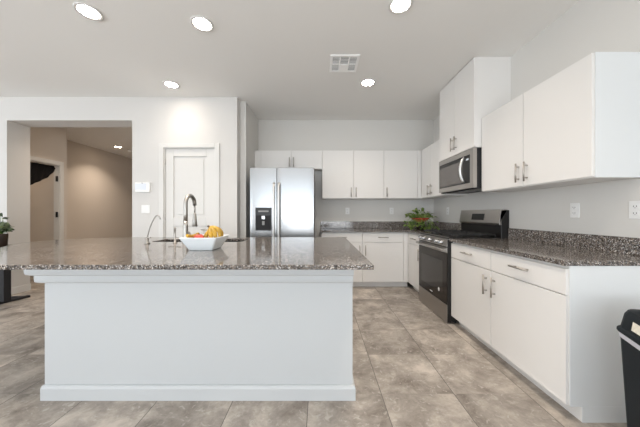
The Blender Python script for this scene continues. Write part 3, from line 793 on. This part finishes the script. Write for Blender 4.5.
for k in range(60):
    a = random.choice((random.uniform(PI*.85, PI*1.75), random.uniform(PI, PI*1.6), random.uniform(PI*1.4, PI*1.95))); r = random.uniform(.10, .26)
    if math.sin(a)*r < -.25: r = .2
    h = random.uniform(.02, .15)
    tip = (r*math.cos(a), max(r*math.sin(a)*.7, -.16), h)
    dv = (math.cos(a)+random.uniform(-.7, .7), math.sin(a)+random.uniform(-.7, .7), random.uniform(-.5, .2))
    sp.append(((.12*math.cos(a), .12*math.sin(a), .2), tip, dv, random.uniform(.04, .06), random.uniform(.032, .046)))
foliage(pl, M_leaf, sp)

# ================================================================ side table with plant at the left edge
tb = thing('dining_table', 'dark table on a black pedestal beyond the left end of the island', 'table', (-4.16, 3.12, 0))
bm = bmesh.new(); loft(bm, [[(x, y, z) for x, y in rrect(.30, .36, .03)] for z in (.725, .748)]); obj('tabletop', bm, M_tabletop, tb, .003)
bm = bmesh.new(); bx(bm, -.045, .045, .12, .20, .03, .725); obj('pedestal', bm, M_blackmatte, tb, .003)
bm = bmesh.new()
def bar(bm, p0, p1, w, h):
    p0, p1 = Vector(p0), Vector(p1); d = (p1-p0).normalized(); s = Vector((-d.y, d.x, 0))*w/2
    loft(bm, [[tuple(p+s), tuple(p-s), tuple(p-s+Vector((0, 0, h))), tuple(p+s+Vector((0, 0, h)))] for p in (p0, p1)])
bar(bm, (-.05, -.10, 0), (.05, .40, 0), .05, .03); bar(bm, (-.3, .30, 0), (.06, .36, 0), .05, .028)
obj('foot', bm, M_blackmatte, tb, .003)
vp = thing('potted_plant', 'variegated leafy plant in a dark brown pot cut by the left picture edge', 'plant', (-4.135, 3.22, .7485))
bm = bmesh.new(); lathe(bm, [(.050, 0), (.060, .01), (.068, .15), (.066, .17), (.058, .17), (.056, .15)], seg=24); obj('pot', bm, M_pot, vp)
bm = bmesh.new(); lathe(bm, [(.01, .145), (.0555, .148), (.01, .152)], seg=20); obj('soil', bm, M_soil, vp)
sp = []
for k in range(60):
    a = random.uniform(0, 2*PI); r = random.uniform(.01, .065); h = .20+random.uniform(0, .26)*(1.1-r/.1)
    sp.append(((.02*math.cos(a), .02*math.sin(a), .15), (r*math.cos(a), r*math.sin(a), h), (math.cos(a), math.sin(a), random.uniform(-.5, .5)), random.uniform(.05, .09), random.uniform(.03, .045)))
foliage(vp, M_leaf2, sp)

# ================================================================ black swag curtain in the hallway doorway
bm = bmesh.new(); NY, NZ = 44, 14; rows = []
for i in range(NY+1):
    t = i/NY; y = 3.846+(4.585-3.846)*t
    zt = 2.052; zb = min(2.0-.50*(1-t)**.6, zt-.03)
    rows.append([(-4.885-.010*math.sin(i*.9+j*.25)-.005*math.sin(j*1.1+i*.4), y, zt+(zb-zt)*j/NZ) for j in range(NZ+1)])
g = [[bm.verts.new(p) for p in r] for r in rows]
for i in range(NY):
    for j in range(NZ):
        f_ = bm.faces.new((g[i][j], g[i+1][j], g[i+1][j+1], g[i][j+1])); f_.smooth = True
bmesh.ops.solidify(bm, geom=bm.faces, thickness=.004)
cu = obj('curtain', bm, M_curtain); tag(cu, 'black curtain swept aside across the top of the hallway doorway', 'curtain')

# ================================================================ trash can
tc = thing('trash_can', 'black plastic kitchen bin with lid, at the right end of the cabinets', 'trash can', (1.533, 1.0, 0), -math.radians(27))
bm = bmesh.new()
loft(bm, [[(x, y, z) for x, y in rrect(.158-.022*(1-z/.6), .203-.022*(1-z/.6), .05)] for z in (0, .02, .3, .595)]); obj('bin_body', bm, M_can, tc, .003)
bm = bmesh.new(); loft(bm, [[(x, y, z) for x, y in rrect(.1590+o, .2040+o, .052)] for o, z in ((-.001, .578), (.001, .582), (.0035, .604))]); obj('liner', bm, M_liner, tc)
bm = bmesh.new()
loft(bm, [[(x, y, z) for x, y in rrect(.168-o, .213-o, .056)] for o, z in ((.003, .6045), (0, .608), (0, .620), (.003, .625), (.009, .630), (.018, .695), (.027, .716), (.055, .726))], smooth=False); obj('lid', bm, M_can, tc, .002)
lb = box('label', (-.0008, .0, -.04, .025, -.020, .020), M_label, tc); lb.location = (-.1558, .052, .664); lb.rotation_euler = (0, math.atan2(.009, .065), 0)

# ================================================================ groups of repeats
GROUPS = {'recessed_light': 'recessed ceiling lights', 'wall_outlet': 'wall outlets above the counters', 'base_cabinet': 'white base cabinets along the walls',
          'wall_cabinet': 'white wall cabinets', 'apple': 'apples in the fruit bowl', 'worktop': 'granite worktops along the walls', 'potted_plant': 'potted plants'}
for o in S.objects:
    if o.parent is None:
        g_ = GROUPS.get(o.name.split('.')[0])
        if g_: o['group'] = g_
